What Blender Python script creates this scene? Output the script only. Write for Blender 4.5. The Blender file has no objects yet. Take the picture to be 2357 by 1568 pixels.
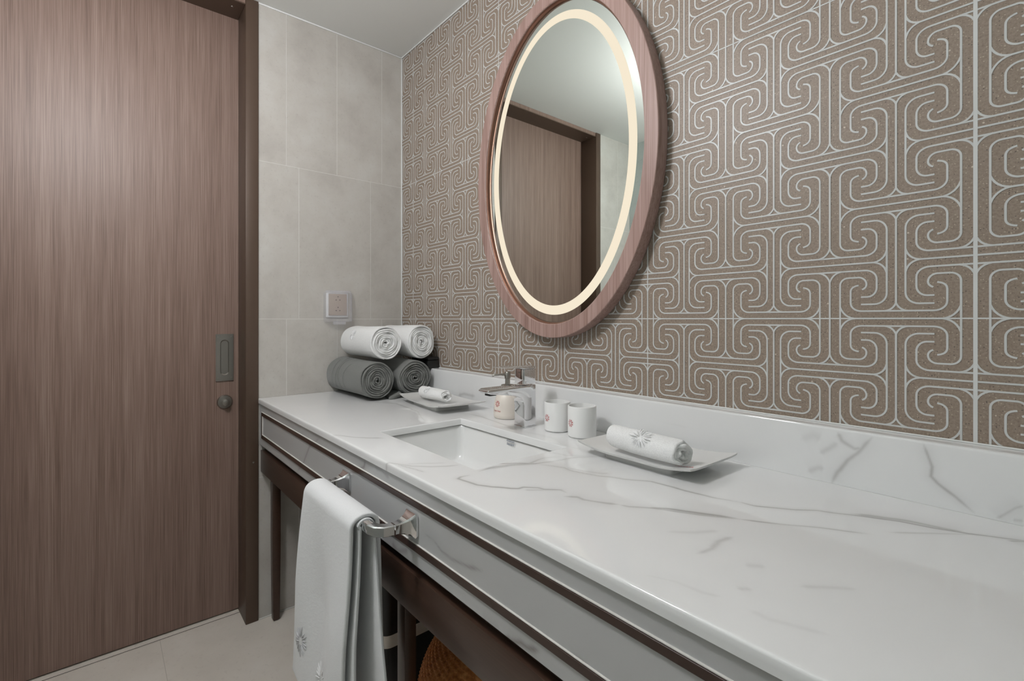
import bpy, bmesh, math, random
import numpy as np
from mathutils import Vector, Matrix
random.seed(7); np.random.seed(7)
S = bpy.context.scene
COL = S.collection
PI = math.pi

# ------------------------------------------------------------------ camera
F, TH = 1111.97, math.radians(40.449)
CAM = np.array([2.0103, -1.052, 1.1353]); HY, PX0 = 735.47, 1178.5
cam = bpy.data.cameras.new('camera'); camo = bpy.data.objects.new('camera', cam); COL.objects.link(camo)
cam.sensor_width = 36.0; cam.lens = F / 2357 * 36.0; cam.shift_y = -(784 - HY) / 2357
cam.clip_start = 0.01
camo.location = CAM; camo.rotation_euler = (PI / 2, 0, PI / 2 - TH)
S.camera = camo
# ------------------------------------------------------------------ world, exposure
w = bpy.data.worlds.new('world'); S.world = w; w.use_nodes = True
w.node_tree.nodes['Background'].inputs[0].default_value = (0.75, 0.8, 0.8, 1)
w.node_tree.nodes['Background'].inputs[1].default_value = 0.3
S.view_settings.view_transform = 'Standard'; S.view_settings.look = 'None'
S.view_settings.exposure = -0.05; S.view_settings.gamma = 1.0; S.view_settings.use_curve_mapping = False
# basin ceiling lamp, then an unseen globe for greenish fill: (x, y, radius, watt, colour)
LAMPS = [(1.02, -1.16, 0.11, 71.0, (0.985, 0.98, 1.0)), (2.30, -1.45, 0.11, 4.0, (0.84, 1.0, 0.95))]
FILL_PANEL_STRENGTH, FILL_PANEL_COL = 0.35, (0.70, 1.0, 0.90)  # added glow panel, weak green fill from the right
RING_STRENGTH, RING_COL = 0.96, (1.0, 0.885, 0.69)

CEIL, H0, CT = 2.333, 1.137, 0.837           # ceiling, main tile joint, worktop height
XG = 0.1046                                   # first vertical joint of the patterned tiles
ROOM_X, ROOM_Y = 3.2, -1.78

# pixel of the photograph -> point on an axis-aligned plane
def on(ax, val, px, py):
    u = (px - PX0) / F
    r = np.array([-math.cos(TH) + u * math.sin(TH), math.sin(TH) + u * math.cos(TH), (HY - py) / F])
    return CAM + (val - CAM[ax]) / r[ax] * r

# ------------------------------------------------------------------ helpers
def tag(o, label=None, cat=None, group=None, kind=None):
    for k, v in (('label', label), ('category', cat), ('group', group), ('kind', kind)):
        if v: o[k] = v
    return o
def empty(name, loc, label=None, cat=None, group=None, kind=None):
    o = bpy.data.objects.new(name, None); o.location = loc; o.empty_display_size = 0.05
    COL.objects.link(o); return tag(o, label, cat, group, kind)
def wloc(p):
    v = Vector((0, 0, 0))
    while p is not None: v += p.location; p = p.parent
    return v
def link(name, me, mat, parent=None, smooth=False, origin=None):
    """mesh in world coordinates; its origin is set to the parent's (or to `origin`)"""
    o = bpy.data.objects.new(name, me); COL.objects.link(o)
    base = wloc(parent) if parent is not None else Vector((0, 0, 0))
    org = Vector(origin) if origin is not None else base
    if org.length: me.transform(Matrix.Translation(-org))
    o.location = org - base
    if parent is not None: o.parent = parent
    if mat is not None: me.materials.append(mat)
    if smooth:
        me.polygons.foreach_set('use_smooth', [True] * len(me.polygons))
        if smooth is not True: me.set_sharp_from_angle(angle=math.radians(smooth))
    me.update(); return o
def vf(name, verts, faces, mat, parent=None, smooth=False, origin=None):
    me = bpy.data.meshes.new(name); me.from_pydata([tuple(map(float, v)) for v in verts], [], faces); me.validate()
    bm = bmesh.new(); bm.from_mesh(me); bmesh.ops.recalc_face_normals(bm, faces=bm.faces); bm.to_mesh(me); bm.free()
    return link(name, me, mat, parent, smooth, origin)
def frombm(name, bm, mat, parent=None, smooth=False, origin=None):
    me = bpy.data.meshes.new(name); bm.to_mesh(me); bm.free(); return link(name, me, mat, parent, smooth, origin)
def bm_box(bm, lo, hi, bevel=0.0, seg=2):
    lo, hi = np.array(lo, float), np.array(hi, float)
    r = bmesh.ops.create_cube(bm, size=1.0); vs = r['verts']
    for v in vs: v.co = Vector(lo + (np.array(v.co) + 0.5) * (hi - lo))
    if bevel:
        es = list({e for v in vs for e in v.link_edges})
        bmesh.ops.bevel(bm, geom=es, offset=bevel, segments=seg, profile=0.5, affect='EDGES')
def box(name, lo, hi, mat, parent=None, bevel=0.0, seg=2, origin=None):
    bm = bmesh.new(); bm_box(bm, lo, hi, bevel, seg)
    return frombm(name, bm, mat, parent, 35 if bevel else False, origin)
def loft(name, loops, mat, parent=None, smooth=True, cap0=False, cap1=False, closed=True, origin=None):
    n = len(loops[0]); V = [p for l in loops for p in l]; Fc = []
    for i in range(len(loops) - 1):
        for j in range(n if closed else n - 1):
            a, b = i * n + j, i * n + (j + 1) % n
            Fc.append((a, b, b + n, a + n))
    if cap0: Fc.append(tuple(range(n - 1, -1, -1)))
    if cap1: Fc.append(tuple(range((len(loops) - 1) * n, len(loops) * n)))
    return vf(name, V, Fc, mat, parent, smooth, origin)
def lathe(name, prof, c, mat, parent=None, n=48, smooth=40, sx=1, sy=1, origin=None):
    loops = [[(c[0] + r * sx * math.cos(2 * PI * k / n), c[1] + r * sy * math.sin(2 * PI * k / n), c[2] + z) for k in range(n)] for r, z in prof]
    return loft(name, loops, mat, parent, smooth, prof[0][0] > 1e-6, prof[-1][0] > 1e-6, origin=origin)
def tube(name, path, rad, mat, parent=None, n=12, smooth=True, shape=None):
    path = [Vector(p) for p in path]; loops = []
    rads = rad if hasattr(rad, '__len__') else [rad] * len(path)
    up = Vector((0, 0, 1))
    for i, p in enumerate(path):
        t = (path[min(i + 1, len(path) - 1)] - path[max(i - 1, 0)]).normalized()
        if abs(t.z) > 0.95: up = Vector((1, 0, 0))
        s = t.cross(up).normalized(); q = s.cross(t).normalized()
        pts = shape if shape else [(math.cos(2 * PI * k / n), math.sin(2 * PI * k / n)) for k in range(n)]
        loops.append([p + s * (a * rads[i]) + q * (b * rads[i]) for a, b in pts])
    return loft(name, loops, mat, parent, smooth, True, True)
def extrude_x(name, poly, x0, x1, mat, parent=None, bevel=0.0):
    bm = bmesh.new()
    vs = [bm.verts.new((x0, y, z)) for y, z in poly]; f = bm.faces.new(vs)
    r = bmesh.ops.extrude_face_region(bm, geom=[f])
    bmesh.ops.translate(bm, verts=[v for v in r['geom'] if isinstance(v, bmesh.types.BMVert)], vec=(x1 - x0, 0, 0))
    bmesh.ops.recalc_face_normals(bm, faces=bm.faces)
    if bevel:
        es = [e for e in bm.edges if e.calc_face_angle(0) > 0.5]
        bmesh.ops.bevel(bm, geom=es, offset=bevel, segments=3, profile=0.5, affect='EDGES')
    return frombm(name, bm, mat, parent, 35)
def rrect(x0, x1, y0, y1, r, z, n=6):
    P = []
    for cx, cy, a in ((x1 - r, y1 - r, 0), (x0 + r, y1 - r, 90), (x0 + r, y0 + r, 180), (x1 - r, y0 + r, 270)):
        for k in range(n + 1):
            t = math.radians(a + 90 * k / n); P.append((cx + r * math.cos(t), cy + r * math.sin(t), z))
    return P
def text_geom(txt, size, shear=0.0, bold=0.0):
    c = bpy.data.curves.new('t', 'FONT'); c.body = txt; c.size = size; c.shear = shear; c.offset = bold
    c.align_x = 'CENTER'; c.align_y = 'CENTER'; c.resolution_u = 3
    o = bpy.data.objects.new('t', c); COL.objects.link(o)
    dg = bpy.context.evaluated_depsgraph_get(); me = bpy.data.meshes.new_from_object(o.evaluated_get(dg))
    V = [v.co.copy() for v in me.vertices]; Fc = [tuple(p.vertices) for p in me.polygons]
    bpy.data.objects.remove(o); bpy.data.meshes.remove(me); bpy.data.curves.remove(c)
    return V, Fc

# ------------------------------------------------------------------ materials
def nt(name):
    m = bpy.data.materials.new(name); m.use_nodes = True; t = m.node_tree
    return m, t, t.nodes['Principled BSDF']
def N(t, kind, **kw):
    n = t.nodes.new(kind)
    for k, v in kw.items():
        if k.startswith('i_'): n.inputs[k[2:].replace('_', ' ')].default_value = v
        else: setattr(n, k, v)
    return n
def plain(name, col, rough=0.5, metal=0.0, spec=0.5, sheen=0.0):
    m, t, p = nt(name)
    p.inputs['Base Color'].default_value = (*col, 1); p.inputs['Roughness'].default_value = rough
    p.inputs['Metallic'].default_value = metal; p.inputs['Specular IOR Level'].default_value = spec
    if sheen: p.inputs['Sheen Weight'].default_value = sheen
    return m
def pos(t, scale=(1, 1, 1)):
    g = N(t, 'ShaderNodeNewGeometry'); mp = N(t, 'ShaderNodeMapping'); mp.inputs['Scale'].default_value = scale
    t.links.new(g.outputs['Position'], mp.inputs['Vector']); return mp.outputs['Vector']
def ramp(t, src, stops):
    r = N(t, 'ShaderNodeValToRGB'); e = r.color_ramp.elements
    e[0].position, e[0].color = stops[0][0], (*stops[0][1], 1); e[1].position, e[1].color = stops[-1][0], (*stops[-1][1], 1)
    for q, c in stops[1:-1]: x = e.new(q); x.color = (*c, 1)
    t.links.new(src, r.inputs['Fac']); return r.outputs['Color']
def mix(t, fac, a, b, mode='MIX'):
    n = N(t, 'ShaderNodeMix', data_type='RGBA', blend_type=mode)
    for i, s in ((0, fac), (6, a), (7, b)):
        if hasattr(s, 'is_output'): t.links.new(s, n.inputs[i])
        else: n.inputs[i].default_value = s if i == 0 else (*s, 1)
    return n.outputs[2]
def bump(t, p, h, strength, dist):
    b = N(t, 'ShaderNodeBump'); b.inputs['Strength'].default_value = strength; b.inputs['Distance'].default_value = dist
    t.links.new(h, b.inputs['Height']); t.links.new(b.outputs['Normal'], p.inputs['Normal'])

def wood(name, dark, mid, light, rough=0.45, bs=0.08, axis_scale=(1, 1, 0.012)):
    m, t, p = nt(name)
    v = pos(t, axis_scale)
    n1 = N(t, 'ShaderNodeTexNoise', i_Scale=330.0, i_Detail=3.0, i_Roughness=0.6); t.links.new(v, n1.inputs['Vector'])
    n2 = N(t, 'ShaderNodeTexNoise', i_Scale=38.0, i_Detail=2.0); t.links.new(v, n2.inputs['Vector'])
    n3 = N(t, 'ShaderNodeTexNoise', i_Scale=6.0, i_Detail=2.0); t.links.new(v, n3.inputs['Vector'])
    a = N(t, 'ShaderNodeMath', operation='MULTIPLY'); a.inputs[1].default_value = 0.6; t.links.new(n1.outputs['Fac'], a.inputs[0])
    b = N(t, 'ShaderNodeMath', operation='MULTIPLY_ADD'); b.inputs[1].default_value = 0.3; t.links.new(n2.outputs['Fac'], b.inputs[0]); t.links.new(a.outputs[0], b.inputs[2])
    c = N(t, 'ShaderNodeMath', operation='MULTIPLY_ADD'); c.inputs[1].default_value = 0.1; t.links.new(n3.outputs['Fac'], c.inputs[0]); t.links.new(b.outputs[0], c.inputs[2])
    t.links.new(ramp(t, c.outputs[0], [(0.36, dark), (0.5, mid), (0.64, light)]), p.inputs['Base Color'])
    p.inputs['Roughness'].default_value = rough; bump(t, p, c.outputs[0], bs, 0.002)
    return m
def stone(name, base, dark, light, rough, scale=5.0, spec=0.4, per_object=0.0):
    m, t, p = nt(name); v = pos(t)
    n1 = N(t, 'ShaderNodeTexNoise', i_Scale=scale, i_Detail=6.0, i_Roughness=0.62); t.links.new(v, n1.inputs['Vector'])
    n2 = N(t, 'ShaderNodeTexNoise', i_Scale=scale * 14, i_Detail=3.0, i_Roughness=0.6); t.links.new(v, n2.inputs['Vector'])
    c1 = ramp(t, n1.outputs['Fac'], [(0.3, dark), (0.5, base), (0.7, light)])
    c2 = ramp(t, n2.outputs['Fac'], [(0.25, (0.80, 0.79, 0.78)), (0.42, (1, 1, 1))])
    c = mix(t, 0.55, c1, c2, 'MULTIPLY')
    if per_object:
        oi = N(t, 'ShaderNodeObjectInfo'); r = ramp(t, oi.outputs['Random'], [(0, (1 - per_object,) * 3), (1, (1 + per_object * .3,) * 3)])
        c = mix(t, 1.0, c, r, 'MULTIPLY')
    t.links.new(c, p.inputs['Base Color'])
    p.inputs['Roughness'].default_value = rough; p.inputs['Specular IOR Level'].default_value = spec
    return m
def terrazzo(name):
    m, t, p = nt(name); v = pos(t)
    n1 = N(t, 'ShaderNodeTexNoise', i_Scale=260.0, i_Detail=4.0, i_Roughness=0.75); t.links.new(v, n1.inputs['Vector'])
    base = ramp(t, n1.outputs['Fac'], [(0.3, (0.205, 0.155, 0.120)), (0.5, (0.288, 0.225, 0.178)), (0.7, (0.350, 0.280, 0.225))])
    def specks(scale, thr, keep, seed):
        vo = N(t, 'ShaderNodeTexVoronoi', i_Scale=scale); vo.inputs['Randomness'].default_value = 1.0
        mp = N(t, 'ShaderNodeMapping'); mp.inputs['Location'].default_value = (seed, seed * 2, seed * 3)
        t.links.new(v, mp.inputs['Vector']); t.links.new(mp.outputs[0], vo.inputs['Vector'])
        a = N(t, 'ShaderNodeMath', operation='LESS_THAN'); a.inputs[1].default_value = thr; t.links.new(vo.outputs['Distance'], a.inputs[0])
        s = N(t, 'ShaderNodeSeparateColor'); t.links.new(vo.outputs['Color'], s.inputs[0])
        b = N(t, 'ShaderNodeMath', operation='LESS_THAN'); b.inputs[1].default_value = keep; t.links.new(s.outputs[0], b.inputs[0])
        q = N(t, 'ShaderNodeMath', operation='MULTIPLY'); t.links.new(a.outputs[0], q.inputs[0]); t.links.new(b.outputs[0], q.inputs[1])
        return q.outputs[0]
    c = mix(t, specks(300, 0.27, 0.28, 1.3), base, (0.46, 0.375, 0.29))
    c = mix(t, specks(290, 0.25, 0.16, 4.1), c, (0.125, 0.10, 0.085))
    c = mix(t, specks(75, 0.11, 0.12, 7.7), c, (0.58, 0.50, 0.41))
    t.links.new(c, p.inputs['Base Color']); p.inputs['Roughness'].default_value = 0.45; p.inputs['Specular IOR Level'].default_value = 0.4
    bump(t, p, n1.outputs['Fac'], 0.10, 0.001)
    return m
def marble(name, rough=0.07, tone=1.0):
    m, t, p = nt(name)
    at = N(t, 'ShaderNodeAttribute', attribute_name='vein'); v = pos(t)
    n1 = N(t, 'ShaderNodeTexNoise', i_Scale=2.2, i_Detail=4.0, i_Roughness=0.55); t.links.new(v, n1.inputs['Vector'])
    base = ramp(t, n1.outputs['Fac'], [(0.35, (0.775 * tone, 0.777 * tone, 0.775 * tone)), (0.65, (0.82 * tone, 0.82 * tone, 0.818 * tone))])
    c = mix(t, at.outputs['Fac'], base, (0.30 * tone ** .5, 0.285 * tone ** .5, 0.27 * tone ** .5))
    t.links.new(c, p.inputs['Base Color']); p.inputs['Roughness'].default_value = rough
    return m
def terry(name, col, bs=0.55, scale=520.0):
    m, t, p = nt(name); v = pos(t)
    n = N(t, 'ShaderNodeTexNoise', i_Scale=scale, i_Detail=2.0, i_Roughness=0.7); t.links.new(v, n.inputs['Vector'])
    n2 = N(t, 'ShaderNodeTexNoise', i_Scale=scale * .12, i_Detail=2.0); t.links.new(v, n2.inputs['Vector'])
    a = N(t, 'ShaderNodeMath', operation='MULTIPLY_ADD'); a.inputs[1].default_value = 0.8; t.links.new(n2.outputs['Fac'], a.inputs[0]); t.links.new(n.outputs['Fac'], a.inputs[2])
    c = ramp(t, n.outputs['Fac'], [(0.3, tuple(x * 0.86 for x in col)), (0.6, col)])
    t.links.new(c, p.inputs['Base Color']); p.inputs['Roughness'].default_value = 0.95; p.inputs['Specular IOR Level'].default_value = 0.1
    p.inputs['Sheen Weight'].default_value = 0.25
    bump(t, p, a.outputs[0], bs, 0.0022)
    return m
def clear_plastic(name, tint=(0.985, 0.985, 1.0), rough=0.08):
    m = bpy.data.materials.new(name); m.use_nodes = True; t = m.node_tree; t.nodes.clear()
    o = N(t, 'ShaderNodeOutputMaterial'); a = N(t, 'ShaderNodeBsdfTransparent'); a.inputs[0].default_value = (*tint, 1)
    g = N(t, 'ShaderNodeBsdfGlossy'); g.inputs['Roughness'].default_value = rough
    fr = N(t, 'ShaderNodeLayerWeight'); fr.inputs[0].default_value = 0.25
    k = N(t, 'ShaderNodeMath', operation='MULTIPLY_ADD'); k.inputs[1].default_value = 0.45; k.inputs[2].default_value = 0.02; t.links.new(fr.outputs['Facing'], k.inputs[0])
    mx = N(t, 'ShaderNodeMixShader'); t.links.new(k.outputs[0], mx.inputs[0]); t.links.new(a.outputs[0], mx.inputs[1]); t.links.new(g.outputs[0], mx.inputs[2])
    df = N(t, 'ShaderNodeBsdfDiffuse'); df.inputs[0].default_value = (0.88, 0.88, 0.95, 1); m2 = N(t, 'ShaderNodeMixShader'); m2.inputs[0].default_value = 0.13
    t.links.new(mx.outputs[0], m2.inputs[1]); t.links.new(df.outputs[0], m2.inputs[2]); t.links.new(m2.outputs[0], o.inputs[0]); return m
def emit(name, col, s):
    m = bpy.data.materials.new(name); m.use_nodes = True; t = m.node_tree; t.nodes.clear()
    o = N(t, 'ShaderNodeOutputMaterial'); e = N(t, 'ShaderNodeEmission'); e.inputs[0].default_value = (*col, 1); e.inputs[1].default_value = s
    t.links.new(e.outputs[0], o.inputs[0]); return m

MT = dict(
    door=wood('door_laminate', (0.166, 0.104, 0.080), (0.240, 0.158, 0.126), (0.315, 0.222, 0.182)),
    mframe=wood('mirror_frame_laminate', (0.25, 0.148, 0.124), (0.365, 0.236, 0.205), (0.465, 0.325, 0.29), 0.4),
    bronze=plain('bronze_metal', (0.100, 0.064, 0.045), 0.45, 0.15),
    darkwood=wood('dark_stained_wood', (0.046, 0.024, 0.016), (0.055, 0.029, 0.0195), (0.064, 0.034, 0.023), 0.28, 0.0, (0.03, 1, 1)),
    strip=plain('brown_inlay_strip', (0.045, 0.024, 0.018), 0.22, 0.0),
    limestone=stone('limestone_tile', (0.545, 0.515, 0.475), (0.470, 0.440, 0.405), (0.59, 0.57, 0.535), 0.5, 6.0, 0.4, 0.03),
    floor=stone('floor_tile', (0.74, 0.68, 0.61), (0.68, 0.625, 0.56), (0.78, 0.725, 0.66), 0.35, 4.0, 0.4),
    grout=plain('grout_light', (0.68, 0.66, 0.625), 0.8),
    fgrout=plain('floor_grout', (0.58, 0.53, 0.47), 0.8),
    wgrout=plain('pattern_grout', (0.66, 0.67, 0.66), 0.7),
    lines=plain('pattern_line_glaze', (0.60, 0.605, 0.595), 0.4),
    terrazzo=terrazzo('taupe_terrazzo'),
    paint=plain('ceiling_paint', (0.72, 0.72, 0.695), 0.9),
    caulk=plain('white_caulk', (0.80, 0.80, 0.79), 0.5),
    sidewall=stone('side_wall_tile', (0.42, 0.455, 0.435), (0.38, 0.415, 0.395), (0.46, 0.495, 0.475), 0.4, 4.0),
    marble=marble('white_marble', 0.07),
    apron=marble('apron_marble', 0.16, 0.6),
    ceramic=plain('white_ceramic', (0.80, 0.80, 0.79), 0.06),
    cup=plain('white_cup_glaze', (0.86, 0.855, 0.845), 0.28),
    cream=plain('cream_plastic', (0.80, 0.735, 0.665), 0.3),
    tray=plain('tray_glaze', (0.71, 0.705, 0.69), 0.22),
    chrome=plain('chrome', (0.80, 0.80, 0.81), 0.05, 1.0),
    steel=plain('brushed_steel', (0.42, 0.40, 0.37), 0.32, 1.0),
    nickel=plain('dull_nickel', (0.38, 0.355, 0.325), 0.36, 1.0),
    black=plain('black_plastic', (0.012, 0.012, 0.012), 0.4),
    dark=plain('dark_hole', (0.015, 0.012, 0.01), 0.8),
    white_t=terry('white_terry', (0.90, 0.90, 0.895)),
    white_h=terry('white_hand_towel', (0.87, 0.875, 0.885), 0.45, 1300.0),
    grey_t=terry('grey_terry', (0.205, 0.208, 0.198), 0.35),
    thread=plain('embroidery_thread', (0.86, 0.86, 0.87), 0.4),
    gthread=plain('grey_thread', (0.56, 0.56, 0.58), 0.35),
    red=plain('red_print', (0.47, 0.035, 0.035), 0.4),
    blueprint=plain('blue_grey_print', (0.16, 0.19, 0.24), 0.4),
    beige=plain('beige_socket_plate', (0.50, 0.41, 0.335), 0.45),
    clear=clear_plastic('clear_cover'),
    mirror=plain('mirror_glass', (0.79, 0.85, 0.81), 0.0, 1.0),
    copper=plain('copper_lip', (0.27, 0.135, 0.095), 0.3, 0.9),
    ring=emit('mirror_light', RING_COL, RING_STRENGTH),
    fill_glow=emit('fill_panel_glow', FILL_PANEL_COL, FILL_PANEL_STRENGTH),
    label=plain('pale_label', (0.75, 0.72, 0.66), 0.6),
    alu=plain('aluminium_track', (0.30, 0.29, 0.27), 0.4, 0.6),
)
# ================================================================== STRUCTURE
DY0, DY1, DX = -1.420, -0.641, -0.124         # door opening along y, door plane
# floor: grout bed with one object for each tile
fl = box('floor', (DX - 0.1, ROOM_Y, -0.08), (ROOM_X, 0.0, -0.0006), MT['fgrout'])
tag(fl, 'beige stone tiled bathroom floor', 'floor', kind='structure')
xs = [-0.06, 0.54, 1.14, 1.74, 2.34, 2.94, ROOM_X]; ys = [ROOM_Y, -1.491, -0.891, -0.291, 0.0]
for i in range(len(xs) - 1):
    for j in range(len(ys) - 1):
        x0 = 0.0 if i == 0 and not (ys[j + 1] <= -0.6 and ys[j] >= -1.5) else xs[i]
        x0 = max(x0, 0.0) if i == 0 else x0
        box('floor_tile', (x0 + .001, ys[j] + .001, -0.004), (xs[i + 1] - .001, ys[j + 1] - .001, 0.0), MT['floor'], fl,
            origin=((x0 + xs[i + 1]) / 2, (ys[j] + ys[j + 1]) / 2, 0))
for y0, y1 in ((DY0, -0.892), (-0.890, DY1)):
    box('floor_tile', (-0.094, y0, -0.004), (0.001, y1, 0.0), MT['floor'], fl, origin=(-0.05, (y0 + y1) / 2, 0))
cl = box('ceiling', (-0.2, ROOM_Y - .1, CEIL), (ROOM_X + .1, 0.12, CEIL + 0.08), MT['paint'])
tag(cl, 'plain pale grey painted ceiling', 'ceiling', kind='structure')

# left wall (two bays beside the door) with limestone tiles
wl = box('wall_left', (-0.2, DY1 + .043, -0.08), (-0.0006, 0.1, CEIL), MT['grout'])
tag(wl, 'pale limestone tiled wall between the door frame and the patterned wall', 'wall', kind='structure')
yl = DY1 + .0435
rows = [(0.0, 0.537, (-.451, -.151)), (0.537, H0, (-.497, -.298, -.099)), (H0, 1.737, (-.451, -.151)), (1.737, CEIL, (-.498, -.299, -.099))]
g = .0012
for z0, z1, js in rows:
    e = [yl, *js, -0.0005]
    for a, b in zip(e[:-1], e[1:]):
        box('wall_tile', (-0.0009, a + g, z0 + g), (0.0, b - g, z1 - g), MT['limestone'], wl, origin=(0, (a + b) / 2, z0))
wl2 = box('wall_left', (-0.2, ROOM_Y - .1, -0.08), (-0.0006, DY0 - .043, CEIL), MT['grout'])
tag(wl2, 'pale tiled wall beyond the door, seen only in the oval mirror', 'wall', kind='structure')
for z0, z1, js in rows:
    e = [ROOM_Y, -1.62 - .03 * (len(js) % 2), DY0 - .0435]
    for a, b in zip(e[:-1], e[1:]):
        box('wall_tile', (-0.0009, a + g, z0 + g), (0.0, b - g, z1 - g), MT['limestone'], wl2, origin=(0, (a + b) / 2, z0))
for nm, lo, hi, lab in (('wall_right', (ROOM_X, ROOM_Y - .1, -.08), (ROOM_X + .1, .1, CEIL), 'grey tiled end wall holding an added glow panel, beyond the photo'),
                        ('wall_front', (-0.004, ROOM_Y - .1, -.08), (ROOM_X, ROOM_Y, CEIL), 'grey green tiled wall facing the oval mirror')):
    tag(box(nm, lo, hi, MT['sidewall']), lab, 'wall', kind='structure')
wn = empty('fill_panel_1', (ROOM_X, -0.9, 1.35), 'added glowing panel on the far end wall for weak greenish fill light', 'fill panel', kind='structure')  # unseen framed panel, added to glow faintly green from the end wall
box('glow_pane', (ROOM_X - .012, -1.35, 1.05), (ROOM_X - .006, -.55, 1.95), MT['fill_glow'], wn)
for lo, hi in (((-1.40, 1.0), (-1.35, 2.0)), ((-.55, 1.0), (-.50, 2.0)), ((-1.35, 1.0), (-.55, 1.05)), ((-1.35, 1.95), (-.55, 2.0))):
    box('panel_frame', (ROOM_X - .03, lo[0], lo[1]), (ROOM_X - .001, hi[0], hi[1]), MT['caulk'], wn, .003)

# ------------------------------------------------------------------ patterned wall
wb = box('wall_back', (-0.004, 0.0003, -0.08), (ROOM_X, 0.1, CEIL), MT['wgrout'])
tag(wb, 'taupe wall of tiles with pale interlocking spiral lines behind the mirror', 'wall', kind='structure')
def arc(cx, cy, rx, ry, a0, a1, n=7):
    return [(cx + rx * math.cos(math.radians(a0 + (a1 - a0) * k / n)), cy + ry * math.sin(math.radians(a0 + (a1 - a0) * k / n))) for k in range(n + 1)]
def qb(p, c, q, n=6):
    return [((1 - t) ** 2 * p[0] + 2 * t * (1 - t) * c[0] + t * t * q[0], (1 - t) ** 2 * p[1] + 2 * t * (1 - t) * c[1] + t * t * q[1]) for t in [k / n for k in range(n + 1)]]
# one cell of 0.1 m; u from the even column, v from the even row; the wall is this cell mirrored on every side
CELL = [
    [(.167, 0)] + arc(.297, .615, .13, .13, 180, 90) + arc(.455, .615, .12, .13, 90, 0, 6) + qb((.575, .615), (.572, .55), (.508, .522), 5)[1:],
    [(1, .133)] + arc(.5, .283, .167, .15, 270, 180) + qb((.333, .49), (.338, .585), (.458, .602), 6),
    [(0, .867)] + arc(.55, .707, .175, .16, 90, 0) + arc(.585, .548, .14, .16, 0, -90) + [(.492, .388)],
    [(.87, 1)] + arc(.69, .445, .18, .19, 0, -90) + [(.492, .255)],
    qb((.39, 0), (.225, .025), (.167, .215)), qb((.68, 1), (.835, .975), (.87, .80)),
    qb((1, .27), (.955, .148), (.84, .133)), qb((0, .68), (.045, .845), (.19, .867)),
]
def ribbon(bm, pts, hw, y0, y1):
    P = [Vector((x, z)) for x, z in pts]; Q = [P[0]]
    for p in P[1:]:
        if (p - Q[-1]).length > 1e-5: Q.append(p)
    rows_ = []
    for i, p in enumerate(Q):
        t0 = (Q[i] - Q[i - 1]).normalized() if i else (Q[1] - Q[0]).normalized()
        t1 = (Q[i + 1] - Q[i]).normalized() if i < len(Q) - 1 else t0
        t = (t0 + t1).normalized(); n = Vector((-t.y, t.x)) * hw / max(.5, t.dot(t0))
        a, b = p + n, p - n
        rows_.append([bm.verts.new((a.x, y0, a.y)), bm.verts.new((a.x, y1, a.y)), bm.verts.new((b.x, y1, b.y)), bm.verts.new((b.x, y0, b.y))])
    for r, s in zip(rows_[:-1], rows_[1:]):
        for k in range(3): bm.faces.new((r[k], r[k + 1], s[k + 1], s[k]))
    bm.faces.new(rows_[0]); bm.faces.new(rows_[-1][::-1])
_lc = {}
def line_mesh(x0, x1, z0, z1):
    """relief lines of one tile, tile-local metres (x from the tile's lattice column, z from its lattice row)"""
    key = tuple(round(q, 5) for q in (x0, x1, z0, z1))
    if key in _lc: return _lc[key]
    bm = bmesh.new(); hw, ya, yb = .00145, 0.0002, -.0006
    i0, i1 = math.floor(x0 / .1 + 1e-3), math.ceil(x1 / .1 - 1e-3); j0, j1 = math.floor(z0 / .1 + 1e-3), math.ceil(z1 / .1 - 1e-3)
    for i in range(i0, i1):
        for j in range(j0, j1):
            for li, ln in enumerate(CELL):
                pts = [((i + (u if i % 2 == 0 else 1 - u)) * .1, (j + (v if j % 2 == 0 else 1 - v)) * .1) for u, v in ln]
                ribbon(bm, pts, hw, ya, yb - (.00012 + .00005 * (i % 2 + 2 * (j % 2)) if li > 3 else 0))
    for i in range(i0 - 1, i1 + 2):
        for j in range(j0 - 1, j1 + 2):
            if (i + j) % 2 == 0:
                h = .68 if i % 2 == 0 else .73
                ribbon(bm, [(i * .1, (j - h) * .1), (i * .1, (j + h) * .1)], hw, ya, yb - .00036)
            else:
                h = .61 if j % 2 == 0 else .68
                ribbon(bm, [((i - h) * .1, j * .1), ((i + h) * .1, j * .1)], hw, ya, yb - .00036)
    for co, no in (((x0, 0, 0), (-1, 0, 0)), ((x1, 0, 0), (1, 0, 0)), ((0, 0, z0), (0, 0, -1)), ((0, 0, z1), (0, 0, 1))):
        bmesh.ops.bisect_plane(bm, geom=bm.verts[:] + bm.edges[:] + bm.faces[:], plane_co=co, plane_no=no, clear_outer=True)
    bmesh.ops.recalc_face_normals(bm, faces=bm.faces)
    me = bpy.data.meshes.new('spiral_lines'); bm.to_mesh(me); bm.free(); me.materials.append(MT['lines']); _lc[key] = me
    return me
cols = [(-6, 0.001, XG), (0, XG, XG + .6), (6, XG + .6, XG + 1.2), (12, XG + 1.2, XG + 1.8), (18, XG + 1.8, XG + 2.4), (24, XG + 2.4, ROOM_X - .002)]
trow = [(-6, 0.940, H0), (0, H0, H0 + .6), (6, H0 + .6, CEIL - .001)]
_tm = {}
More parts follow.
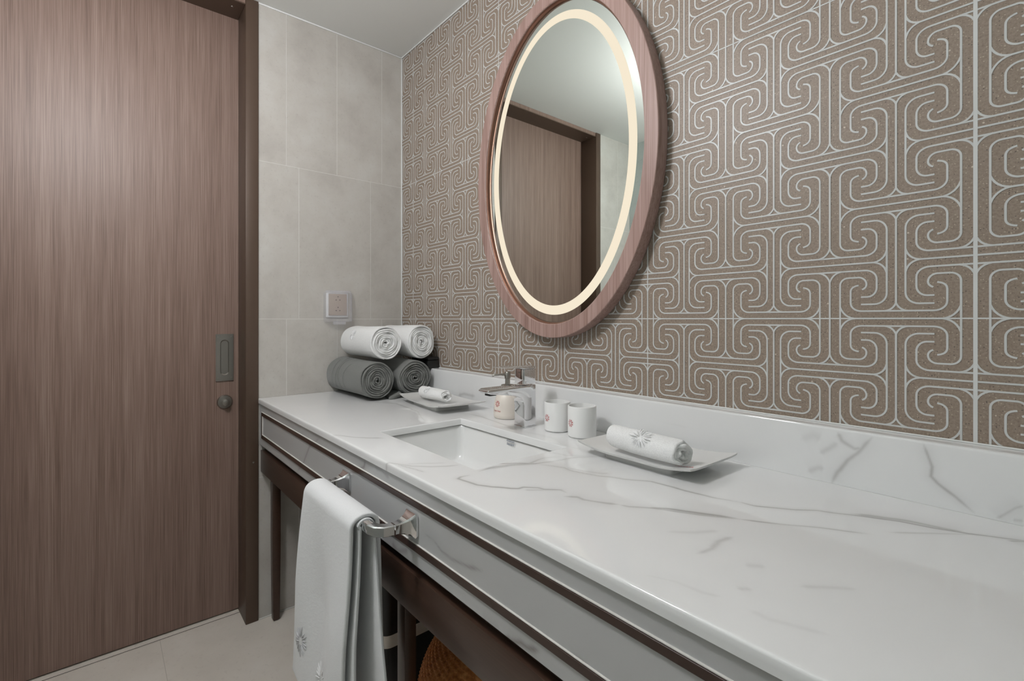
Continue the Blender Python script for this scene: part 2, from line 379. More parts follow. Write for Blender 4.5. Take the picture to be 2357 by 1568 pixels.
for ci, xa, xb in cols:
    for rj, za, zb in trow:
        ga = .0012 if xa > .01 else 0; gb = .0012
        if abs(xa - XG - 1.8) < .01: ga = .0024
        if abs(xb - XG - 1.8) < .01: gb = .0024
        ox, oz = XG + ci * .1, H0 + rj * .1
        r = (xa + ga - ox, xb - gb - ox, za + .001 - oz, zb - .001 - oz)
        key = tuple(round(q, 4) for q in r)
        if key not in _tm:
            bm = bmesh.new(); bm_box(bm, (r[0], 0, r[2]), (r[1], .0006, r[3])); me = bpy.data.meshes.new('pattern_tile'); bm.to_mesh(me); bm.free()
            me.materials.append(MT['terrazzo']); _tm[key] = me
        o = bpy.data.objects.new('pattern_tile', _tm[key]); COL.objects.link(o); o.parent = wb; o.location = (ox, 0, oz)
        q = bpy.data.objects.new('spiral_lines', line_mesh(*r)); COL.objects.link(q); q.parent = o
# grout joints, flush with the relief lines
for za in (H0, H0 + .6):
    box('grout_joint', (.0008, -.0006, za - .0011), (ROOM_X - .001, .0004, za + .0011), MT['wgrout'], wb)
for k in range(6):
    hw_ = .0026 if k == 3 else .0012; xg = XG + .6 * k
    if xg < ROOM_X: box('grout_joint', (xg - hw_, -.00055, .9402), (xg + hw_, .0004, CEIL - .001), MT['wgrout'], wb)
# caulk beads
tag(box('trim_1', (-0.0005, yl, CEIL - .006), (.005, -.0005, CEIL - .0005), MT['caulk'], None, .0015), 'white caulk bead between limestone wall and ceiling', 'caulk', kind='structure')
tag(box('trim_2', (.005, -.0055, CEIL - .006), (ROOM_X - .001, -.0007, CEIL - .0005), MT['caulk'], None, .0015), 'white caulk bead between patterned wall and ceiling', 'caulk', kind='structure')
tag(box('trim_3', (.0002, -.0055, .940), (.0045, -.0007, CEIL - .007), MT['caulk'], None, .0015), 'pale caulk bead in the corner of limestone and patterned walls', 'caulk', kind='structure')
tag(box('trim_4', (.0002, yl + .001, .0002), (.005, -.02, .005), MT['grout'], None, .0015), 'pale grout bead where limestone wall meets floor', 'caulk', kind='structure')

# ------------------------------------------------------------------ door
dr = empty('door_1', (DX, (DY0 + DY1) / 2, 0), 'brown wood-grain sliding door in a bronze metal frame', 'door', kind='structure')
box('door_leaf', (DX - .042, DY0 - .01, .006), (DX, DY1 + .012, 2.309), MT['door'], dr)
for a, b in ((DY1, DY1 + .043), (DY0 - .043, DY0)):
    box('jamb', (DX + .002, a, 0.0005), (.006, b, CEIL - .0005), MT['bronze'], dr, .0015)
box('head_lining', (DX - .03, DY0 + .0005, 2.3065), (.0005, DY1 - .0005, 2.311), MT['bronze'], dr)
box('head_board', (-.022, DY0 + .0005, 2.3115), (0.0, DY1 - .0005, CEIL - .001), MT['door'], dr)
for yy in (DY1 - .035, DY0 + .035):
    lathe('screw', [(0.0, -.0015), (.004, -.001), (.0045, 0)], (-.045, yy, 2.3065), MT['steel'], dr, 16)
sc = lathe('screw', [(.0035, 0), (.0035, .0006), (0, .0012)], (0, 0, 0), MT['steel'], dr, 12, origin=(0, 0, 0))
sc.location = Vector((.0062, DY1 + .026, .60)) - dr.location; sc.rotation_euler = (0, PI / 2, 0)
box('threshold', (DX - .05, DY0, -.003), (-.096, DY1, .0005), MT['floor'], dr)
box('floor_track', (-.1005, DY0, -.001), (-.0985, DY1, .0011), MT['dark'], dr)
# flush pull
hx = DX; hy0, hy1, hz0, hz1 = -.717, -.658, .899, 1.079
hp = empty('flush_pull', (hx - dr.location.x, (hy0 + hy1) / 2 - dr.location.y, (hz0 + hz1) / 2)); hp.parent = dr; hp['label'] = 'dull nickel recessed pull plate'
def yz_rr(y0, y1, z0, z1, r, x, n=6): return [(x, a, b) for a, b, _ in rrect(y0, y1, z0, z1, r, 0, n)]
cyy = (hy0 + hy1) / 2
ro_ = yz_rr(hy0, hy1, hz0, hz1, .002, hx + .0045); rb_ = yz_rr(hy0, hy1, hz0, hz1, .002, hx + .0002)
ri_ = yz_rr(cyy - .0145, cyy + .0145, hz0 + .022, hz1 - .022, .014, hx + .0045)
rd_ = yz_rr(cyy - .012, cyy + .012, hz0 + .026, hz1 - .026, .0115, hx + .0004)
loft('plate', [rb_, ro_, ri_, rd_], MT['nickel'], hp, 30, cap1=True)
for a in (hy0 + .007, hy1 - .007):
    for b in (hz0 + .011, hz1 - .011):
        vs = [(hx + .0055, a, b)] + [(hx + .0046, a + .0032 * math.cos(t), b + .0032 * math.sin(t)) for t in np.linspace(0, 2 * PI, 13)[:-1]]
        vf('screw', vs, [(0, k, k % 12 + 1) for k in range(1, 13)], MT['steel'], hp, True)
# thumb-turn lock
lk = empty('thumb_lock', (hx - dr.location.x, -.687 - dr.location.y, .818)); lk.parent = dr; lk['label'] = 'round dull nickel thumb-turn lock'
def disc_x(name, c, prof, mat, parent, n=40):
    loops = [[(c[0] + d, c[1] + r * math.cos(2 * PI * k / n), c[2] + r * math.sin(2 * PI * k / n)) for k in range(n)] for r, d in prof]
    return loft(name, loops, mat, parent, 40, cap1=True)
disc_x('rose', (hx, -.687, .818), [(.0265, .0003), (.0265, .004), (.0235, .008), (.012, .009)], MT['nickel'], lk)
disc_x('thumb_turn', (hx, -.687, .818), [(.0115, .0085), (.0105, .016), (.0125, .024), (.0115, .029), (.007, .0305)], MT['nickel'], lk)

# ceiling lamps: opal globes on a white base
for k, (x, y, r, st, c) in enumerate(LAMPS):
    t = empty('ceiling_lamp', (x, y, CEIL), ('opal globe ceiling lamp above the basin' if k == 0 else 'unseen opal globe ceiling lamp giving weak greenish fill'), 'lamp', 'ceiling lamps')
    zc = -.205 - r
    lathe('lamp_base', [(0, -.0005), (.062, -.0005), (.062, -.018), (.052, -.026), (.012, -.027), (.010, -.200), (.03, -.206), (.03, -.214), (0, -.214)], (x, y, CEIL), MT['caulk'], t)
    prof = [(r * math.sin(PI * q / 16), zc + r * math.cos(PI * q / 16)) for q in range(17)]
    lathe('globe', prof, (x, y, CEIL), emit('opal_globe_%d' % k, c, st), t, 32, True)

# ================================================================== WORKTOP
HX0, HX1, HY0, HY1 = .800, 1.236, -.486, -.222     # basin cut-out
WX1 = ROOM_X - .005
def snoise(x, y, seed=0):
    r = np.random.RandomState(seed); s = 0
    for k in range(9):
        a, b, p = r.uniform(-1, 1), r.uniform(-1, 1), r.uniform(0, 6.28); f = 12 * 1.55 ** k
        s = s + np.sin(f * (a * x + b * y) + p) / 1.45 ** k
    return s
def veins(P, Q, lines, seed=0):
    """darkness of the veins at 2-D points; lines: (points, half width, strength)"""
    wx = P + .0022 * snoise(P, Q, seed + 1); wy = Q + .0022 * snoise(P, Q, seed + 2)
    out = np.zeros_like(P); tn = snoise(P * 1.4, Q * 1.4, seed + 3)
    for pts, hw, st in lines:
        pts = np.array(pts, float); n = len(pts) - 1; best = np.full(P.shape, 9.0); par = np.zeros_like(P)
        m = (wx > pts[:, 0].min() - .05) & (wx < pts[:, 0].max() + .05) & (wy > pts[:, 1].min() - .05) & (wy < pts[:, 1].max() + .05)
        if not m.any(): continue
        a_, b_ = wx[m], wy[m]; bs = np.full(a_.shape, 9.0); ps = np.zeros_like(a_)
        for k in range(n):
            p, q = pts[k], pts[k + 1]; d = q - p; L = max(d @ d, 1e-9)
            t = np.clip(((a_ - p[0]) * d[0] + (b_ - p[1]) * d[1]) / L, 0, 1)
            dd = np.hypot(a_ - p[0] - t * d[0], b_ - p[1] - t * d[1]); u = dd < bs
            bs[u] = dd[u]; ps[u] = (k + t[u]) / n
        taper = np.clip(np.minimum(ps, 1 - ps) * 6 + .35, 0, 1)
        wdt = hw * (.75 + .25 * tn[m]) * taper + .0006
        v = st * taper * (.8 + .2 * tn[m]) * np.exp(-(bs / np.maximum(wdt, .0007)) ** 2)
        v += st * .22 * taper * np.exp(-(bs / (hw * 4.5)) ** 2)
        out[m] = np.maximum(out[m], v)
    return np.clip(out, 0, 1)
def crop(pts, ox, oy, s, ax, val):
    return [on(ax, val, ox + a / s, oy + b / s) for a, b in pts]
def xy(L, hw, st): return ([(p[0], p[1]) for p in L], hw, st)
def xz(L, hw, st): return ([(p[0], p[2]) for p in L], hw, st)
T = lambda pts, ox, oy, s, hw, st: xy(crop(pts, ox, oy, s, 2, CT), hw, st)
c1, c2, c3, c4, c5, c6 = (1050, 1000, 4.751), (1700, 850, 2.184), (700, 640, 3.92), (1080, 800, 3.571), (560, 880, 4.9), (860, 950, 5.124)
top_veins = [
    T([(140, 455), (50, 470), (20, 490), (100, 520), (230, 565), (400, 585), (600, 598), (690, 600), (740, 585), (900, 588), (960, 605), (1140, 612), (1200, 640)], *c1, .0022, .62),
    T([(760, 616), (880, 612), (1140, 614)], *c1, .002, .4),
    T([(1190, 680), (1330, 688), (1400, 718), (1550, 742), (1650, 758), (1790, 772)], *c1, .0045, .6),
    T([(1790, 772), (1900, 795), (2138, 812), (2400, 850), (2640, 880), (3090, 922)], *c1, .0022, .45),
    xy([on(2, CT, *q) for q in ((1490, 1170), (1540, 1173), (1600, 1181), (1690, 1192))], .0028, .6),
    xy([on(2, CT, *q) for q in ((1608, 1273), (1640, 1262), (1652, 1246), (1682, 1235))], .003, .28),
    xy([on(2, CT, *q) for q in ((1490, 1322), (1560, 1338), (1620, 1362), (1660, 1372))], .004, .16),
    xy([on(2, CT, *q) for q in ((1540, 1224), (1600, 1226), (1650, 1222))], .003, .14),
    xy([on(2, CT, *q) for q in ((1730, 1405), (1770, 1425), (1900, 1460))], .004, .12),
    T([(250, 410), (400, 365), (560, 340), (800, 320), (900, 275), (960, 255), (1150, 240)], *c1, .003, .5),
    T([(250, 350), (500, 325), (700, 318), (860, 320), (1050, 295), (1200, 265), (1330, 245), (1650, 240), (1850, 243)], *c1, .0022, .62),
    T([(330, 390), (600, 345), (860, 325), (1000, 300)], *c1, .0022, .45),
    T([(980, 180), (1100, 205), (1200, 225), (1400, 232), (1700, 232)], *c1, .0018, .42),
    T([(880, 325), (1050, 345), (1170, 365), (1250, 400), (1400, 432), (1550, 460), (1700, 475), (1850, 500), (2138, 522), (2500, 620), (2800, 690), (3090, 735)], *c1, .0018, .55),
    T([(1170, 360), (1400, 405), (1600, 435), (1665, 428)], *c1, .0022, .35),
    T([(0, 665), (80, 683), (280, 703), (400, 708), (500, 722), (620, 735), (800, 762), (950, 792), (1150, 825), (1300, 845), (1435, 862), (1600, 880)], *c2, .0018, .85),
    T([(560, 722), (700, 740), (850, 762), (1000, 795), (1140, 822)], *c2, .0055, .62),
    T([(0, 752), (200, 775), (400, 790), (660, 823)], *c2, .0014, .55),
    T([(760, 815), (900, 818), (1040, 824), (1200, 830)], *c2, .0016, .35),
    T([(1340, 860), (1435, 866), (1600, 884)], *c2, .003, .75),
    T([(640, 1120), (830, 1130), (930, 1165), (1030, 1205), (1060, 1260), (1095, 1300)], *c3, .0022, .45),
    T([(0, 545), (100, 570), (200, 605), (300, 640), (370, 655)], *c4, .0024, .40),
    T([(430, 685), (600, 720), (690, 745), (760, 790), (850, 820), (940, 838)], *c4, .0022, .36),
    T([(1000, 595), (1120, 605), (1250, 620), (1440, 628), (1600, 630)], *c5, .0016, .45),
    T([(100, 575), (300, 605), (450, 630), (700, 637), (850, 632), (1000, 620)], *c6, .0014, .5),
    T([(280, 610), (480, 665), (590, 702)], *c6, .0014, .42), T([(380, 605), (600, 594), (850, 592)], *c6, .0012, .3),
    T([(300, 1090), (440, 1098), (580, 1106)], *c2, .003, .16), T([(0, 1100), (60, 1100)], *c2, .004, .2), T([(30, 980), (120, 990)], *c2, .004, .14),
]
BSY = -.040      # face of the backsplash
B = lambda pts, ox, oy, s, hw, st: xz(crop(pts, ox, oy, s, 1, BSY), hw, st)
bs_veins = [
    B([(660, 345), (600, 410), (540, 460), (490, 520), (465, 575)], *c2, .0035, .45), B([(490, 320), (510, 360), (570, 402), (605, 400)], *c2, .0028, .4),
    B([(490, 370), (440, 400), (400, 420)], *c2, .004, .22), B([(920, 375), (945, 430), (970, 490), (965, 540), (1000, 575), (1090, 640), (1190, 725)], *c2, .0022, .6),
    B([(1435, 690), (1390, 705), (1340, 735), (1300, 755)], *c2, .003, .55), B([(340, 510), (390, 495), (420, 500)], *c2, .005, .25),
    B([(300, 350), (360, 330), (400, 350)], *c2, .009, .14), B([(1435, 770), (1380, 765)], *c2, .003, .4),
    B([(1390, 1055), (1440, 1045), (1540, 1062)], *c3, .006, .4), B([(100, 290), (330, 330)], 1500, 900, 4, .004, .1),
    B([(130, 240), (300, 215)], *c2, .0025, .3),
]
APY = -.5925     # face of the apron
A_ = lambda pts, ox, oy, s, hw, st: xz(crop(pts, ox, oy, s, 1, APY), hw, min(1, st * 1.35))
c7 = (820, 1200, 3.466)
ap_veins = [
    A_([(865, 630), (820, 680), (740, 750), (700, 850), (680, 910), (640, 960), (600, 1010)], *c5, .003, .42), A_([(1375, 890), (1360, 960), (1300, 1000), (1190, 1020)], *c5, .003, .5),
    A_([(1480, 960), (1560, 1000), (1640, 1080)], *c5, .003, .25), A_([(520, 90), (620, 170), (680, 250), (760, 310), (870, 350), (1000, 385)], *c7, .003, .5),
    A_([(280, 190), (330, 250), (410, 245)], *c7, .007, .45), A_([(1180, 880), (1220, 930), (1300, 940), (1350, 980), (1450, 1000)], *c7, .006, .75),
    A_([(1690, 1035), (1780, 1090), (1850, 1160)], *c7, .003, .5), A_([(700, 420), (860, 440)], *c7, .01, .12), A_([(1000, 750), (1140, 830)], *c7, .008, .15),
]
def set_vein(me, val):
    at = me.attributes.new('vein', 'FLOAT', 'POINT'); at.data.foreach_set('value', np.asarray(val, dtype=np.float32))
def gridmesh(name, P, keep=None):
    """P (ny,nx,3) -> mesh, quads where keep"""
    ny, nx = P.shape[:2]; idx = np.arange(ny * nx).reshape(ny, nx)
    q = np.stack([idx[:-1, :-1], idx[:-1, 1:], idx[1:, 1:], idx[1:, :-1]], -1)
    q = q[keep] if keep is not None else q.reshape(-1, 4)
    me = bpy.data.meshes.new(name); me.vertices.add(ny * nx); me.vertices.foreach_set('co', P.reshape(-1).astype(np.float32))
    me.loops.add(q.size); me.loops.foreach_set('vertex_index', q.reshape(-1).astype(np.int32))
    me.polygons.add(len(q)); me.polygons.foreach_set('loop_start', np.arange(0, q.size, 4, dtype=np.int32))
    me.update(calc_edges=True); me.validate(); return me
wt = empty('vanity_worktop', (1.2, -.3, CT - .018), 'long white marble worktop with grey veins running past the basin', 'worktop')
step = .0025
gx = np.unique(np.concatenate([np.linspace(.0015, HX0, int(HX0 / step)), np.linspace(HX0, HX1, int((HX1 - HX0) / step)), np.linspace(HX1, 2.1, int((2.1 - HX1) / step)), np.linspace(2.1, WX1, 24)]))
yA = np.unique(np.concatenate([np.linspace(-.594, HY0, 44), np.linspace(HY0, HY1, 100), np.linspace(HY1, BSY + .004, 76)]))
prof = [(-.590, CT - .018), (-.5975, CT - .018), (-.598, CT - .0175), (-.598, CT - .010), (-.598, CT - .0035), (-.5970, CT - .0012), (-.5955, CT - .0002)]
YY = np.array([p[0] for p in prof] + list(yA)); ZZ = np.array([p[1] for p in prof] + [CT] * len(yA))
P = np.zeros((len(YY), len(gx), 3)); P[..., 0] = gx; P[..., 1] = YY[:, None]; P[..., 2] = ZZ[:, None]
xm, ym = (gx[:-1] + gx[1:]) / 2, (YY[:-1] + YY[1:]) / 2
keep = ~((xm[None, :] > HX0) & (xm[None, :] < HX1) & (ym[:, None] > HY0) & (ym[:, None] < HY1))
me = gridmesh('slab', P, keep); set_vein(me, veins(P[..., 0], P[..., 1], top_veins, 5).reshape(-1))
link('slab', me, MT['marble'], wt, 35)
# polished edge of the cut-out
e = .003; lo_ = rrect(HX0, HX1, HY0, HY1, .0015, CT - .0001, 1)
m_ = [(HX0 + e * .3, HX1 - e * .3, HY0 + e * .3, HY1 - e * .3, CT - .001), (HX0 + e * .6, HX1 - e * .6, HY0 + e * .6, HY1 - e * .6, CT - .003), (HX0 + e * .6, HX1 - e * .6, HY0 + e * .6, HY1 - e * .6, CT - .0185)]
loft('cutout_edge', [lo_] + [rrect(a, b, c, d, .0015, z, 1) for a, b, c, d, z in m_], MT['marble'], wt, 30)
# backsplash: rounded top, front face with veins
bp = [(BSY, CT + .0002), (BSY, CT + .03), (BSY, CT + .06), (BSY, CT + .085), (BSY, CT + .0985), (BSY + .0012, CT + .1007), (BSY + .004, CT + .1018), (-.012, CT + .1018), (-.0012, CT + .1018)]
zz = [p for p in bp[:1]]
for a, b in zip(bp[:-1], bp[1:]):
    n = max(1, int(math.hypot(b[0] - a[0], b[1] - a[1]) / .0018))
    zz += [(a[0] + (b[0] - a[0]) * k / n, a[1] + (b[1] - a[1]) * k / n) for k in range(1, n + 1)]
gb_ = np.unique(np.concatenate([np.linspace(.0015, .3, 20), np.linspace(.3, .8, 150), np.linspace(.8, 1.45, 60), np.linspace(1.45, 2.1, 360), np.linspace(2.1, WX1, 20)]))
P = np.zeros((len(zz), len(gb_), 3)); P[..., 0] = gb_; P[..., 1] = np.array([p[0] for p in zz])[:, None]; P[..., 2] = np.array([p[1] for p in zz])[:, None]
me = gridmesh('backsplash', P); set_vein(me, veins(P[..., 0], P[..., 2] + (P[..., 1] - BSY) * .6, bs_veins, 9).reshape(-1))
bk = empty('marble_backsplash', (1.2, -.02, CT), 'low white marble backsplash strip along the foot of the patterned wall', 'backsplash')
link('splash_slab', me, MT['marble'], bk, 35)
box('caulk_bead', (.006, -.0045, CT + .1019), (WX1, -.0012, CT + .1045), MT['caulk'], bk, .001)
# vanity stand: marble apron with inlaid strips, dark wood rail and legs
vs_ = empty('vanity_stand', (1.2, -.55, 0), 'dark wood vanity stand with a marble apron and brown strip inlay', 'vanity')
box('underlay', (.002, -.585, CT - .03), (HX0 - .02, -.0012, CT - .0185), MT['darkwood'], vs_)
box('underlay', (HX1 + .02, -.585, CT - .03), (WX1, -.0012, CT - .0185), MT['darkwood'], vs_)
ax_ = np.concatenate([np.linspace(.0015, 2.0, 560), np.linspace(2.0, WX1, 14)[1:]])
az = np.concatenate([[CT - .0185 - .0], np.linspace(CT - .0195, .6645, 46), [.664]]); 
P = np.zeros((len(az) + 1, len(ax_), 3)); P[..., 0] = ax_; P[:-1, :, 1] = APY; P[:-1, :, 2] = az[:, None]; P[-1, :, 1] = -.572; P[-1, :, 2] = .664
P[0, :, 2] = CT - .0186
me = gridmesh('apron', P); set_vein(me, veins(P[..., 0], P[..., 2], ap_veins, 13).reshape(-1)); link('apron', me, MT['apron'], vs_, 30)
box('apron_backing', (.002, -.571, .6645), (HX0 - .03, -.56, CT - .031), MT['darkwood'], vs_)
for nm, x0, x1, z0, z1 in (('inlay_strip', .0365, WX1, .7765, .7885), ('inlay_strip', .0365, WX1, .6925, .7055), ('inlay_strip', .0365, .0435, .7056, .7764)):
    st = box(nm, (x0, APY - .0035, z0), (x1, APY + .003, z1), MT['strip'], vs_, .0006, 1)
    if x1 > 1: box('lit_edge_line', (x0, APY - .0024, z1 + .0001), (x1, APY + .002, z1 + .0024), MT['grout'], st, .0006, 1)  # pale line standing in for light caught on the strip's side
    else: box('lit_edge_line', (x1 + .0001, APY - .0024, z0), (x1 + .002, APY + .002, z1), MT['grout'], st, .0006, 1)
box('front_rail', (.0015, -.590, .560), (WX1, -.562, .6415), MT['darkwood'], vs_, .0015)
box('rail_rebate', (.0015, -.574, .642), (WX1, -.562, .6635), MT['darkwood'], vs_)
def leg(x0, x1, y0, y1, ztop):
    xm, ym = (x0 + x1) / 2, (y0 + y1) / 2
    L = []
    for z, s in ((.0005, .62), (.004, .80), (.03, .86), (.30, 1), (ztop, 1)):
        hx_, hy_ = (x1 - x0) / 2 * s, (y1 - y0) / 2 * s
        L.append(rrect(xm - hx_, xm + hx_, ym - hy_, ym + hy_, .002, z, 2))
    loft('leg', L, MT['darkwood'], vs_, 30, True, True)
for x0 in (.020, 1.048, 2.10): leg(x0, x0 + .034, -.560, -.532, .562)
for x0 in (.020, 2.10): leg(x0, x0 + .038, -.075, -.037, .562)
for x0 in (.024, 1.052, 2.104): box('side_rail', (x0, -.523, .565), (x0 + .03, -.03, .640), MT['darkwood'], vs_, .001)

# ------------------------------------------------------------------ basin
sb = empty('undermount_basin', ((HX0 + HX1) / 2, (HY0 + HY1) / 2, CT - .13), 'white ceramic rectangular basin set under the marble worktop', 'basin')
zt = CT - .0187
L = [rrect(HX0 - .02, HX1 + .02, HY0 - .02, HY1 + .02, .02, zt - .012, 8), rrect(HX0 - .02, HX1 + .02, HY0 - .02, HY1 + .02, .02, zt, 8)]
for d, z, r in ((.006, 0, .022), (.004, .004, .022), (0, .012, .020), (-.005, .05, .020), (-.011, .082, .022), (-.016, .094, .024), (-.024, .101, .028), (-.04, .1055, .03), (-.08, .109, .03), (-.11, .111, .02)):
    L.append(rrect(HX0 - d, HX1 + d, HY0 - d, HY1 + d, r, zt - z, 8))
loft('bowl', L, MT['ceramic'], sb, True, cap1=True)
dc = ((HX0 + HX1) / 2, (HY0 + HY1) / 2, zt - .111)
lathe('drain', [(.0, .0012), (.018, .0014), (.021, .003), (.0235, .002), (.0245, .0002)], dc, MT['chrome'], sb, 32)
# maker's lettering on the back wall of the bowl
p0 = on(1, HY1 - .0045, 1174.5, 1019.5)
V, Fc = text_geom('American\nStandard', .0082, .25, .0002)
vf('lettering', [(p0[0] + v.x, HY1 - .0005 + .0055 * 0 - .004 + (v.y * .05), p0[2] + v.y) for v in V], Fc, MT['blueprint'], sb)

# ------------------------------------------------------------------ faucet
fx0, fx1 = .982, 1.025; fc = (fx0 + fx1) / 2
ft = empty('basin_faucet', (fc, -.146, CT), 'square chrome single-lever faucet behind the basin', 'faucet')
poly = [(-.124, CT + .003), (-.124, .9535), (-.284, .9535), (-.2925, .9495), (-.2925, .9445), (-.283, .9405), (-.25, .936), (-.208, .9300), (-.190, .9265), (-.178, .9205), (-.1695, .910), (-.167, .896), (-.167, CT + .003)]
extrude_x('body', poly, fx0, fx1, MT['chrome'], ft, .0022)
box('foot', (fx0 - .001, -.168, CT), (fx1 + .001, -.123, CT + .004), MT['chrome'], ft, .001)
box('handle_block', (fx0 + .0005, -.1665, .9560), (fx1 - .0005, -.1245, .9985), MT['chrome'], ft, .002)
lv = extrude_x('lever', [(-.1225, .9988), (-.1225, 1.0045), (-.150, 1.0068), (-.2425, 1.0075), (-.2440, 1.0066), (-.2425, 1.0056), (-.185, 1.0020), (-.168, .9988)], fx0 - .0005, fx1 + .0005, MT['chrome'], ft, .0006)
box('aerator', (fc - .011, -.279, .9345), (fc + .011, -.257, .9395), MT['black'], ft, .0008)
ind = lathe('indicator', [(0, .0004), (.0022, .0002), (.0024, -.0005)], (0, 0, 0), MT['steel'], ft, 12, origin=(0, 0, 0))
ind.location = Vector((fc, -.1668, .988)) - ft.location; ind.rotation_euler = (PI / 2, 0, 0)

# ------------------------------------------------------------------ flower mark (printed and embroidered)
def petal(cx, cy, ang, r0, r1, wd, n=6):
    P = []
    for k in range(2 * n):
        t = k / n * PI; a = (r0 + r1) / 2 - (r1 - r0) / 2 * math.cos(t); b = wd * math.sin(t) * (0.75 + .35 * (a - r0) / (r1 - r0))
        P.append((cx + a * math.cos(ang) - b * math.sin(ang), cy + a * math.sin(ang) + b * math.cos(ang)))
    return P
def flower_print(R):
    polys = []
    for k in range(8): polys.append(petal(0, 0, PI / 8 + k * PI / 4, .42 * R, R, .115 * R))
    for k in range(8): polys.append(petal(0, 0, k * PI / 4, .20 * R, .60 * R, .055 * R))
    for k in range(8): polys.append(petal(0, 0, k * PI / 4, .74 * R, .95 * R, .05 * R))
    return polys
def mark(name, polys, mapper, mat, parent):
    V, Fc = [], []
    for p in polys:
        b = len(V); V += [mapper(x, y) for x, y in p]; Fc.append(tuple(range(b, b + len(p))))
    o = vf(name, V, Fc, mat, parent); return o
def cyl_map(c, r, ang0, z0):
    def f(x, y):
        a = ang0 + x / r; return (c[0] + r * math.cos(a), c[1] + r * math.sin(a), z0 + y)
    return f

# ------------------------------------------------------------------ soap dispenser
dcn = (.879, -.105, CT)
sd = empty('soap_dispenser', dcn, 'cream domed soap dispenser with steel pump behind the faucet', 'dispenser')
bprof = [(.030, .0), (.040, .0008), (.0425, .004), (.0432, .012), (.0428, .028), (.0408, .045), (.0365, .062), (.0300, .0755), (.0235, .083), (.0172, .0872), (.0160, .0885)]
lathe('bottle', [(0, .0)] + bprof + [(0, .0885)], dcn, MT['cream'], sd, 64, 45)
def rad_at(z):
    for (r0, z0), (r1, z1) in zip(bprof[1:-1], bprof[2:]):
        if z0 <= z <= z1: return r0 + (r1 - r0) * (z - z0) / (z1 - z0)
    return .04
def disp_map(zc):
    def f(x, y):
        r = rad_at(zc + y) + .0004; a = -PI / 2 + .02 + x / r; return (dcn[0] + r * math.cos(a), dcn[1] + r * math.sin(a), CT + zc + y)
    return f
mark('flower_mark', flower_print(.0098), disp_map(.045), MT['red'], sd)
V, Fc = text_geom('Hand Soap', .0068, .3); fm = disp_map(.0245)
vf('lettering', [fm(v.x, v.y) for v in V], Fc, MT['red'], sd)
pc = (dcn[0], dcn[1], CT)
pm = lathe('pump', [(0, .0886), (.0195, .0886), (.0200, .0900), (.0200, .0985), (.0190, .0995), (.0078, .0995), (.0074, .118), (.0092, .119), (.0092, .136), (.0080, .1385), (0, .1385)], pc, MT['steel'], sd, 32)
tube('nozzle', [(pc[0], pc[1] - .006, CT + .131), (pc[0] - .006, pc[1] - .022, CT + .1312), (pc[0] - .014, pc[1] - .040, CT + .1300), (pc[0] - .0165, pc[1] - .046, CT + .1262)], [.0034, .0032, .0028, .0024], MT['steel'], pm, 10)

# ------------------------------------------------------------------ cups
def make_cup(c, r, h, ang, label):
    t = empty('tumbler_cup', c, label, 'cup', 'white ceramic cups by the faucet')
    lathe('cup_body', [(0, .0), (r - .005, .0), (r - .003, .0006), (r - .0028, .0022), (r, .0034), (r, h - .002), (r - .0008, h - .0004), (r - .002, h), (r - .0032, h - .0004), (r - .0036, h - .002), (r - .004, .008), (r - .008, .005), (0, .005)], c, MT['cup'], t, 64, 45)
    mark('flower_mark', flower_print(.0098), cyl_map(c, r + .0003, ang, c[2] + .037), MT['red'], t)
    return t
make_cup((1.099, -.114, CT), .0352, .0775, math.radians(-98), 'white cup with a red flower mark, nearer the faucet')
make_cup((1.187, -.115, CT), .0362, .0790, math.radians(-101), 'white cup with a red flower mark, next to the lettered tray')

# ------------------------------------------------------------------ trays with curled ends
def make_tray(c, L_, W_, rot, lift, label):
    t = empty('serving_tray', (c[0], c[1], CT), label, 'tray', 'white ceramic trays on the worktop')
    R_ = Matrix.Rotation(rot, 3, 'Z'); th = .0045; zb = .0125
    nx, ny = 36, 10
    def surf(u, v):
        s = abs(2 * u - 1); lift_ = lift * max(0, (s - .40) / .60) ** 1.7
        edge = .0022 * abs(2 * v - 1) ** 6
        x = (u - .5) * L_; y = (v - .5) * W_ * (1 + .02 * s)
        return x, y, zb + lift_ + edge
    V = []; top = {}; bot = {}
    for j in range(ny + 1):
        for i in range(nx + 1):
            x, y, z = surf(i / nx, j / ny); p = R_ @ Vector((x, y, 0))
            top[i, j] = len(V); V.append((c[0] + p.x, c[1] + p.y, CT + z + th))
    for j in range(ny + 1):
        for i in range(nx + 1):
            x, y, z = surf(i / nx, j / ny); k = .99; p = R_ @ Vector((x * k, y * .975, 0))
            bot[i, j] = len(V); V.append((c[0] + p.x, c[1] + p.y, CT + z))
    Fc = []
    for j in range(ny):
        for i in range(nx):
            Fc.append((top[i, j], top[i + 1, j], top[i + 1, j + 1], top[i, j + 1])); Fc.append((bot[i, j], bot[i, j + 1], bot[i + 1, j + 1], bot[i + 1, j]))
    for i in range(nx): Fc += [(top[i, 0], bot[i, 0], bot[i + 1, 0], top[i + 1, 0]), (top[i + 1, ny], bot[i + 1, ny], bot[i, ny], top[i, ny])]
    for j in range(ny): Fc += [(top[0, j + 1], bot[0, j + 1], bot[0, j], top[0, j]), (top[nx, j], bot[nx, j], bot[nx, j + 1], top[nx, j + 1])]
    o = vf('plate', V, Fc, MT['tray'], t, 50)
    loops = []
    for k, z in ((1, .0), (1, .0005), (.98, zb + .001)):
        loops.append([(c[0] + (R_ @ Vector((a, b, 0))).x, c[1] + (R_ @ Vector((a, b, 0))).y, CT + z) for a, b, _ in rrect(-L_ * .30 * k, L_ * .30 * k, -W_ * .37 * k, W_ * .37 * k, .01, 0, 4)])
    loft('foot', loops, MT['tray'], t, 40, True, True)
    return t, R_, surf
